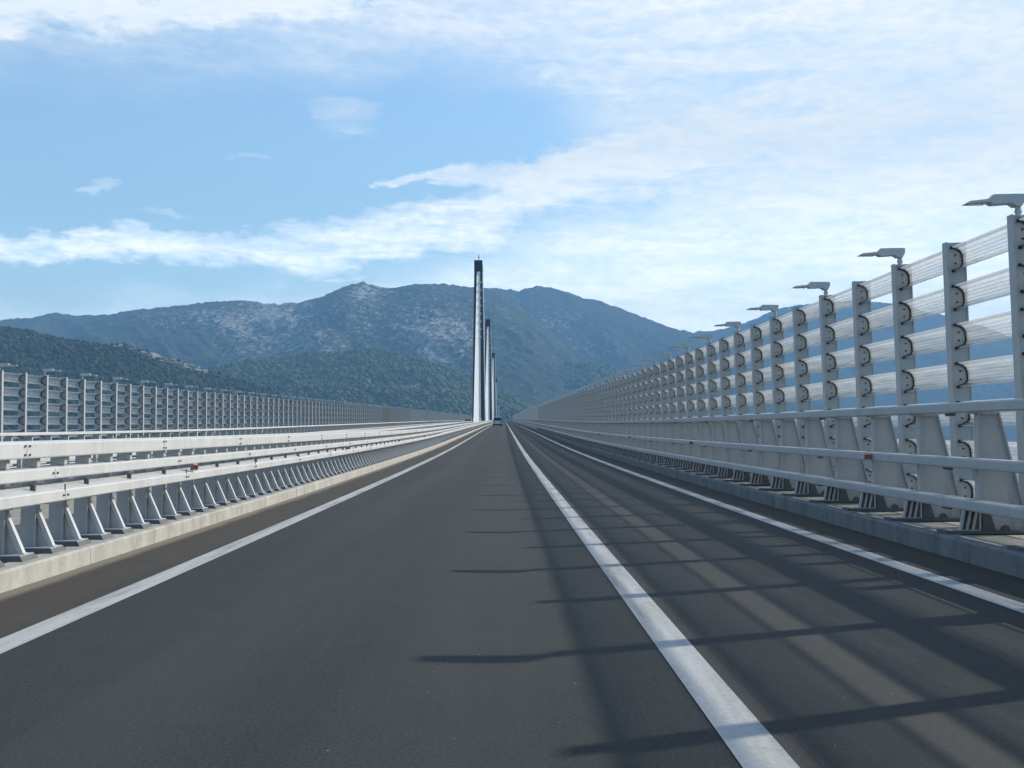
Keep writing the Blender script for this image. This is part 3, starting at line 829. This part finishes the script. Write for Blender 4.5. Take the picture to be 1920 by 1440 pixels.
# ------------------------------------------------------------------ vehicles
def vehicle(name, loc, label, cat, W, H, Lg, glass_z, paint_m, heading=1):
    o = empty(name, loc, (0, 0, 0 if heading > 0 else PI)); tag(o, label, cat)
    w = W/2; b = MB()
    def sec(z, k, y0, y1): return [(-w*k, y0, z), (w*k, y0, z), (w*k, y1, z), (-w*k, y1, z)]
    b.hexa(sec(.28, .97, .05, Lg - .05), sec(.55, 1.0, 0, Lg)); b.hexa(sec(.55, 1.0, 0, Lg), sec(glass_z, .985, .04, Lg - .1))
    hood = .62 if H > 1.7 else .60
    b.hexa(sec(glass_z, .985, .04, Lg*.80), sec(H - .07, .83, .22 if H > 1.7 else 1.0, Lg*hood))
    b.hexa(sec(H - .07, .83, .22 if H > 1.7 else 1.0, Lg*hood), sec(H, .72, .4 if H > 1.7 else 1.3, Lg*.55))
    b.build('body', paint_m, o)
    g = MB(); y0 = .04; y1 = .22 if H > 1.7 else 1.0
    t0, t1 = .08, .92
    def lerp(t): return glass_z + (H - .07 - glass_z)*t, y0 + (y1 - y0)*t, w*(.985 - .155*t)
    za, ya, wa = lerp(t0); zb, yb, wb = lerp(t1)
    g.hexa([(-wa*.9, ya - .012, za), (wa*.9, ya - .012, za), (wa*.9, ya + .02, za), (-wa*.9, ya + .02, za)],
           [(-wb*.9, yb - .012, zb), (wb*.9, yb - .012, zb), (wb*.9, yb + .02, zb), (-wb*.9, yb + .02, zb)])
    g.build('rear_window', M['car_glass'], o)
    for sx in (-1, 1):
        q = MB(); q.hexa([(sx*w*.945 + sx*.02, .5, glass_z + .04), (sx*w*.945 + sx*.045, .5, glass_z + .04), (sx*w*.945 + sx*.045, Lg*.68, glass_z + .04), (sx*w*.945 + sx*.02, Lg*.68, glass_z + .04)][::sx],
                         [(sx*w*.845, .7 if H > 1.7 else 1.2, H - .12), (sx*w*.845 + sx*.03, .7 if H > 1.7 else 1.2, H - .12), (sx*w*.845 + sx*.03, Lg*.58, H - .12), (sx*w*.845, Lg*.58, H - .12)][::sx])
        q.build('side_window', M['car_glass'], o)
        l = MB(); l.box(*sorted((sx*w*.80, sx*w*.99)), -.025, .02, glass_z - .42, glass_z - .06); l.build('tail_light', M['tail_red'], o)
        m_ = MB(); m_.hexa([(sx*w*.99, Lg*.70, glass_z), (sx*(w + .2), Lg*.70, glass_z + .02), (sx*(w + .2), Lg*.73, glass_z + .02), (sx*w*.99, Lg*.73, glass_z)][::sx],
                           [(sx*w*.99, Lg*.70, glass_z + .14), (sx*(w + .2), Lg*.70, glass_z + .18), (sx*(w + .2), Lg*.73, glass_z + .18), (sx*w*.99, Lg*.73, glass_z + .14)][::sx])
        m_.build('mirror', M['dark_car'], o)
        for yy in (.85, Lg - .85):
            t = MB(); t.cyl((sx*(w - .22), yy, .33), (sx*(w + .005), yy, .33), .33, 16); wh = t.build('wheel', M['tyre'], o)
            c = MB(); c.cyl((sx*(w + .0), yy, .33), (sx*(w + .012), yy, .33), .2, 12); c.build('rim', M['grey_steel'], wh)
    bp = MB(); bp.box(-w*.98, w*.98, -.07, .06, .26, .52); bp.build('bumper', M['tyre'], o)
    pl = MB(); pl.box(-.26, .26, -.012, .03, .66, .78); pl.build('number_plate', M['white_lens'], o)
    return o
vehicle('van', (-1.22, 240, elev(240)), 'silver grey van with dark rear window driving ahead in our lane', 'van', 1.82, 1.93, 4.7, 1.12, M['silver_car'])
vehicle('car', (-11.0, 372, elev(372) - .14), 'dark car half hidden behind the guardrail on the opposite carriageway', 'car', 1.95, 1.62, 4.4, .95, M['dark_car'], -1)

# ------------------------------------------------------------------ sea
def water_material():
    m, nt, out = mat('sea_water')
    co = coords(nt, 'Object')
    n1 = noise(nt, mapping(nt, co, (.09, .05, 1)), 1.0, 6, .7); n2 = noise(nt, mapping(nt, co, (.008, .004, 1)), 1.0, 4, .6)
    h = mathn(nt, 'ADD', n1, mathn(nt, 'MULTIPLY', n2, 1.2))
    p = principled(nt, out, (.012, .045, .065), mathn(nt, 'MULTIPLY_ADD', n2, .22, .10), 0, bump(nt, h, .8, 3.0), .5)
    p.inputs['IOR'].default_value = 1.33
    return m
SEA = -57.0
mb = MB(); mb.add([(-9200, -3000, SEA), (9200, -3000, SEA), (9200, 8700, SEA), (-9200, 8700, SEA)], [(0, 1, 2, 3)])
tag(mb.build('sea', water_material()), kind='structure')

# ------------------------------------------------------------------ hills and mountains
def vnoise(x, y, seed):
    r = np.random.default_rng(seed); g = r.random((256, 256))
    xi = np.floor(x).astype(int); yi = np.floor(y).astype(int); fx = x - xi; fy = y - yi
    fx = fx*fx*(3 - 2*fx); fy = fy*fy*(3 - 2*fy)
    a = g[xi % 256, yi % 256]; b = g[(xi+1) % 256, yi % 256]; c = g[xi % 256, (yi+1) % 256]; d = g[(xi+1) % 256, (yi+1) % 256]
    return (a*(1-fx) + b*fx)*(1-fy) + (c*(1-fx) + d*fx)*fy
def fbm(x, y, seed, octv=5, gain=.5, ridged=False):
    s = 0; a = 1; t = 0
    for o in range(octv):
        n = vnoise(x*2**o + 13.7*o, y*2**o + 7.1*o, seed + o)
        if ridged: n = 1 - np.abs(2*n - 1)
        s = s + a*n; t += a; a *= gain
    return s/t

class Hill:
    def __init__(s, ridge, Y, front, back, p, amp, wl, seed, ridge_amp, shear=.35):
        P = [at_px(px, py, Y) for px, py in ridge]
        s.X = np.array([q.x for q in P]); s.Z = np.array([q.z for q in P]); s.Y = Y; s.front = front; s.back = back
        s.p = p; s.amp = amp; s.wl = wl; s.seed = seed; s.ra = ridge_amp; s.shear = shear
    def ridge_y(s, x):      # the crest wanders nearer and farther
        return s.Y + (fbm(x/ (s.wl*2.2) + 31, x*0 + 2.2, s.seed + 50, 3) - .5)*s.front*.25
    def height(s, x, y):
        yr = s.ridge_y(x)
        Hs = np.interp(x, s.X, s.Z)*(yr/s.Y) - (SEA - 2)
        Hs = Hs + s.ra*(fbm(x/30.0, x*0 + .5, s.seed + 70, 5, .6) - .5)*2
        t = np.where(y <= yr, 1 - (yr - y)/s.front, 1 - (y - yr)/s.back)
        t = np.clip(t, -.15, 1)
        prof = np.sign(t)*np.abs(t)**s.p
        u = x + s.shear*(y - yr)
        n = fbm(u/s.wl, (y - yr)/(s.wl*2.0), s.seed, 6, .52, True) - .62
        m = fbm(u/(s.wl*.22), (y - yr)/(s.wl*.3), s.seed + 20, 5, .6) - .5
        w = np.clip(t, 0, 1); w = np.clip(w*(1 - w)*4, 0, 1)
        return SEA - 2 + Hs*prof + s.amp*n*w + s.amp*.28*m*np.clip(w + .12, 0, 1)
    def build(s, name, m, x0, x1, nx, ny, rock_fn, micro, mwl):
        xs = np.linspace(x0, x1, nx)
        v = np.concatenate([np.linspace(-s.front*1.02, 0, int(ny*.86), endpoint=False), np.linspace(0, s.back, ny - int(ny*.86))])
        GX, GV = np.meshgrid(xs, v); GY = s.ridge_y(GX) + GV
        GZ = s.height(GX, GY)
        GZ = GZ + micro*(fbm(GX/mwl, GY/mwl, s.seed + 90, 3, .6) - .5)*2*np.clip((GZ - SEA)/30, 0, 1)
        co = np.stack([GX, GY, GZ], -1).reshape(-1, 3)
        n0, n1 = GX.shape
        i = np.arange(n0*n1).reshape(n0, n1)
        q = np.stack([i[:-1, :-1], i[:-1, 1:], i[1:, 1:], i[1:, :-1]], -1).reshape(-1, 4)
        me = np_mesh(name, co, q, m)
        rk = me.attributes.new('rock', 'FLOAT', 'POINT'); rk.data.foreach_set('value', rock_fn(GX, GY, GZ, s).astype(np.float32).ravel())
        o = link(name, me); tag(o, kind='structure')
        return o

def np_mesh(name, co, faces, m, smooth=True):
    me = bpy.data.meshes.new(name); k = faces.shape[1]
    me.vertices.add(len(co)); me.vertices.foreach_set('co', co.astype(np.float32).ravel())
    me.loops.add(faces.size); me.loops.foreach_set('vertex_index', faces.astype(np.int32).ravel())
    me.polygons.add(len(faces)); me.polygons.foreach_set('loop_start', np.arange(0, faces.size, k, dtype=np.int32))
    me.polygons.foreach_set('use_smooth', np.full(len(faces), smooth))
    me.update(calc_edges=True); me.validate(); me.materials.append(m)
    return me

def px_of(x, y): return VX + x*F/y
def py_of(z, y): return VY - (z - CAM_H)*F/y
def blob(px, py, cx, cy, rx, ry): return np.exp(-((px - cx)/rx)**2 - ((py - cy)/ry)**2)

GREEN_LO, GREEN_HI = (.020, .030, .018), (.060, .075, .040)
m_far = hill_material('far_mountain_scrub', (.022, .032, .022), (.062, .075, .048), (.30, .29, .27), .035)
m_mid = hill_material('scrub_and_limestone', (.022, .036, .022), (.080, .098, .052), (.38, .37, .34), .05)
m_near = hill_material('dark_scrub', (.016, .028, .018), (.050, .066, .036), (.34, .33, .30), .09)

# the farthest mountain, right, behind the fence
h3 = Hill([(1000, 760), (1150, 690), (1260, 640), (1310, 622), (1345, 619), (1390, 607), (1430, 590), (1465, 577), (1527, 568), (1600, 562), (1680, 570), (1750, 588), (1830, 612), (1900, 640), (1990, 668), (2200, 700), (2600, 720), (3000, 740)],
          7600, 1900, 900, 1.15, 125, 750, 5, 4)
h3.build('mountain_right', m_far, h3.X[0], h3.X[-1], 620, 170, lambda X, Y, Z, s: fbm(X/260, Y/260, 91, 4)*.35 + .12, 8, 40)
# blue massif right of the pylons
h2 = Hill([(500, 700), (620, 640), (700, 575), (800, 545), (880, 539), (915, 540), (975, 545), (990, 539), (1008, 536.5), (1035, 539), (1065, 547), (1098, 561), (1130, 566), (1200, 592), (1260, 614), (1300, 623), (1345, 640), (1420, 690), (1500, 750), (1560, 800)],
    6200, 2200, 1000, 1.12, 165, 600, 17, 3.5)
def rock2(X, Y, Z, s):
    px, py = px_of(X, Y), py_of(Z, Y)
    return .26*fbm(X/160, Y/200, 33, 5) + .22*blob(px, py, 1050, 600, 60, 30) + .22*blob(px, py, 1100, 650, 70, 30) + .12
h2.build('mountain_middle', m_far, h2.X[0], h2.X[-1], 700, 200, rock2, 8, 34)
# rocky massif left of the pylons
h1 = Hill([(-1100, 640), (-600, 600), (-250, 612), (-80, 606), (0, 598), (40, 596), (85, 586), (115, 591), (160, 590), (205, 587), (240, 581), (275, 578), (345, 572), (400, 567), (440, 564), (470, 563.5), (500, 569), (535, 570), (570, 567), (610, 556), (650, 539), (672, 531), (690, 529), (715, 537), (745, 541), (775, 535), (800, 533), (840, 533), (880, 537), (930, 548), (990, 585), (1050, 640), (1120, 720)],
          5000, 2000, 1000, 1.10, 150, 500, 3, 3.0, .55)
def rock1(X, Y, Z, s):
    px, py = px_of(X, Y), py_of(Z, Y)
    dia = fbm((X + .9*(Y - s.Y))/150, (Y - .3*X)/420, 41, 5)
    z_ = .30*blob(px, py, 560, 620, 170, 60) + .42*blob(px, py, 820, 630, 90, 75) + .30*blob(px, py, 685, 545, 40, 26) + .25*blob(px, py, 500, 590, 60, 40) + .14*blob(px, py, 350, 590, 120, 30)
    return .38*dia + z_ + .06
h1.build('mountain_left', m_mid, h1.X[0]*.8, h1.X[-1], 1100, 300, rock1, 6, 22)

def ico():
    t = (1 + 5**.5)/2
    v = np.array([(-1,t,0),(1,t,0),(-1,-t,0),(1,-t,0),(0,-1,t),(0,1,t),(0,-1,-t),(0,1,-t),(t,0,-1),(t,0,1),(-t,0,-1),(-t,0,1)], float); v /= np.linalg.norm(v[0])
    f = [(0,11,5),(0,5,1),(0,1,7),(0,7,10),(0,10,11),(1,5,9),(5,11,4),(11,10,2),(10,7,6),(7,1,8),(3,9,4),(3,4,2),(3,2,6),(3,6,8),(3,8,9),(4,9,5),(2,4,11),(6,2,10),(8,6,7),(9,8,1)]
    vs = [tuple(q) for q in v]; cache = {}
    def mid(a, b):
        k = (min(a, b), max(a, b))
        if k not in cache:
            q = (np.array(vs[a]) + np.array(vs[b]))/2; q /= np.linalg.norm(q); vs.append(tuple(q)); cache[k] = len(vs) - 1
        return cache[k]
    nf = []
    for a, b, c in f:
        x, y, z = mid(a, b), mid(b, c), mid(c, a); nf += [(a, x, z), (b, y, x), (c, z, y), (x, y, z)]
    return np.array(vs), np.array(nf)
ICO_V, ICO_F = ico()

def woodland(hill, name, m, x0, x1, count, size, seed, bare_fn=None):
    r = np.random.default_rng(seed)
    x = r.uniform(x0, x1, count); t = r.uniform(0, 1, count)**.8
    y = hill.ridge_y(x) - hill.front*.80*(1 - t) + 8
    y = np.minimum(y, hill.ridge_y(x) + 10)
    z = hill.height(x, y)
    keep = z > SEA + 5
    dens = fbm(x/70, y/70, seed + 3, 4)
    keep &= r.random(count) < np.clip((dens - .30)*4.5, .12, 1)
    if bare_fn is not None: keep &= r.random(count) > bare_fn(px_of(x, y), py_of(z, y))
    x, y, z = x[keep], y[keep], z[keep]; n = len(x)
    sc = size*np.exp(r.normal(0, .32, n)); hz = sc*r.uniform(.7, 1.15, n)
    nv = len(ICO_V)
    jit = 1 + r.uniform(-.28, .28, (n, nv, 1))
    V = ICO_V[None]*jit*np.stack([sc, sc, hz], -1)[:, None, :]
    V += np.stack([x, y, z + hz*.35], -1)[:, None, :]
    Fc = (ICO_F[None] + (np.arange(n)*nv)[:, None, None]).reshape(-1, 3)
    me = np_mesh(name, V.reshape(-1, 3), Fc, m)
    tone = np.repeat(r.random(n), nv).astype(np.float32)
    at = me.attributes.new('tone', 'FLOAT', 'POINT'); at.data.foreach_set('value', tone)
    return link(name, me)

# green hill right of the pylons
h5 = Hill([(820, 740), (900, 712), (960, 697), (1000, 689), (1040, 684), (1075, 681), (1115, 684), (1150, 694), (1185, 706), (1230, 722), (1300, 748), (1400, 790), (1500, 830)], 4200, 1300, 800, 1.05, 40, 240, 63, 2.5)
h5.build('hill_right', m_mid, h5.X[0], h5.X[-1], 420, 170, lambda X, Y, Z, s: .32*fbm(X/60, Y/60, 12, 4) + .40*blob(px_of(X, Y), py_of(Z, Y), 975, 750, 40, 30) + .08, 3, 12)
l1 = leaf_material('mixed_foliage', (.024, .042, .020), (.098, .124, .048))
l2 = leaf_material('dark_foliage', (.012, .021, .014), (.042, .058, .030))
tag(woodland(h5, 'woodland', l1, h5.X[1], h5.X[-2], 10000, 5.8, 5), 'hazy woodland covering the small hill right of the pylons', 'woodland', kind='stuff')
# green hill left of the pylons
h4 = Hill([(-200, 740), (200, 718), (330, 700), (390, 690), (440, 681), (520, 671), (600, 664), (650, 660), (695, 658), (745, 664), (800, 680), (850, 696), (890, 712), (960, 742), (1040, 790), (1100, 830)], 3000, 1150, 700, 1.05, 34, 190, 77, 2.0)
h4.build('hill_middle', m_mid, h4.X[0], h4.X[-1], 560, 220, lambda X, Y, Z, s: .34*fbm(X/50, Y/50, 14, 4) + .35*blob(px_of(X, Y), py_of(Z, Y), 780, 720, 26, 10) + .06, 2.4, 9)
tag(woodland(h4, 'woodland', l1, h4.X[0], h4.X[-2], 22000, 3.7, 6), 'dense green woodland covering the middle hill left of the pylons', 'woodland', kind='stuff')
# dark hill at the left with a rocky crest
h6 = Hill([(-1400, 520), (-700, 560), (-250, 592), (-60, 606), (0, 614), (55, 622), (90, 632), (130, 637), (185, 645), (235, 645), (265, 652), (300, 664), (335, 676), (370, 688), (400, 700), (480, 728), (560, 752), (680, 790), (760, 815)], 2050, 900, 500, 1.05, 30, 150, 29, 1.6)
def rock6(X, Y, Z, s):
    px, py = px_of(X, Y), py_of(Z, Y)
    return .30*fbm(X/26, Y/40, 15, 5) + .40*np.exp(-((py - np.interp(px, [200, 260, 300, 340, 385], [645, 654, 668, 680, 694]))/9)**2)*((px > 190) & (px < 392)) + .34*blob(px, py, 60, 634, 60, 9) + .05
h6.build('hill_left', m_near, h6.X[0]*.7, h6.X[-1], 620, 240, rock6, 1.6, 6)
tag(woodland(h6, 'woodland', l2, h6.X[0]*.5, h6.X[-2], 22000, 2.5, 8, lambda px, py: .85*np.exp(-((py - np.interp(px, [200, 260, 300, 340, 385], [645, 654, 668, 680, 694]))/8)**2)*((px > 190) & (px < 392)) + .6*blob(px, py, 60, 632, 70, 9)),
    'dark woodland covering the nearest hill at the left edge', 'woodland', kind='stuff')

# ------------------------------------------------------------------ air
def haze():
    m, nt, out = mat('haze_air')
    v = nt.nodes.new('ShaderNodeVolumePrincipled')
    v.inputs['Color'].default_value = (.24, .49, .80, 1); v.inputs['Density'].default_value = HAZE; v.inputs['Anisotropy'].default_value = 0.0
    nt.links.new(v.outputs[0], out.inputs['Volume'])
    mb = MB(); mb.box(-9500, 9500, -3200, 9000, SEA - 4, 930)
    o = mb.build('haze', m); tag(o, kind='stuff')
    o['label'] = 'pale blue haze hanging over the bridge, sea and mountains'; o['category'] = 'haze'
HAZE = 1.65e-4
haze()

# ------------------------------------------------------------------ render
SC.view_settings.view_transform = 'Standard'; SC.view_settings.look = 'None'
SC.view_settings.exposure = 0.35; SC.view_settings.gamma = 1.0
cy = SC.cycles
cy.use_denoising = True
cy.transparent_max_bounces = 24; cy.max_bounces = 6; cy.diffuse_bounces = 3; cy.glossy_bounces = 3; cy.transmission_bounces = 4; cy.volume_bounces = 0
cy.sample_clamp_indirect = 6
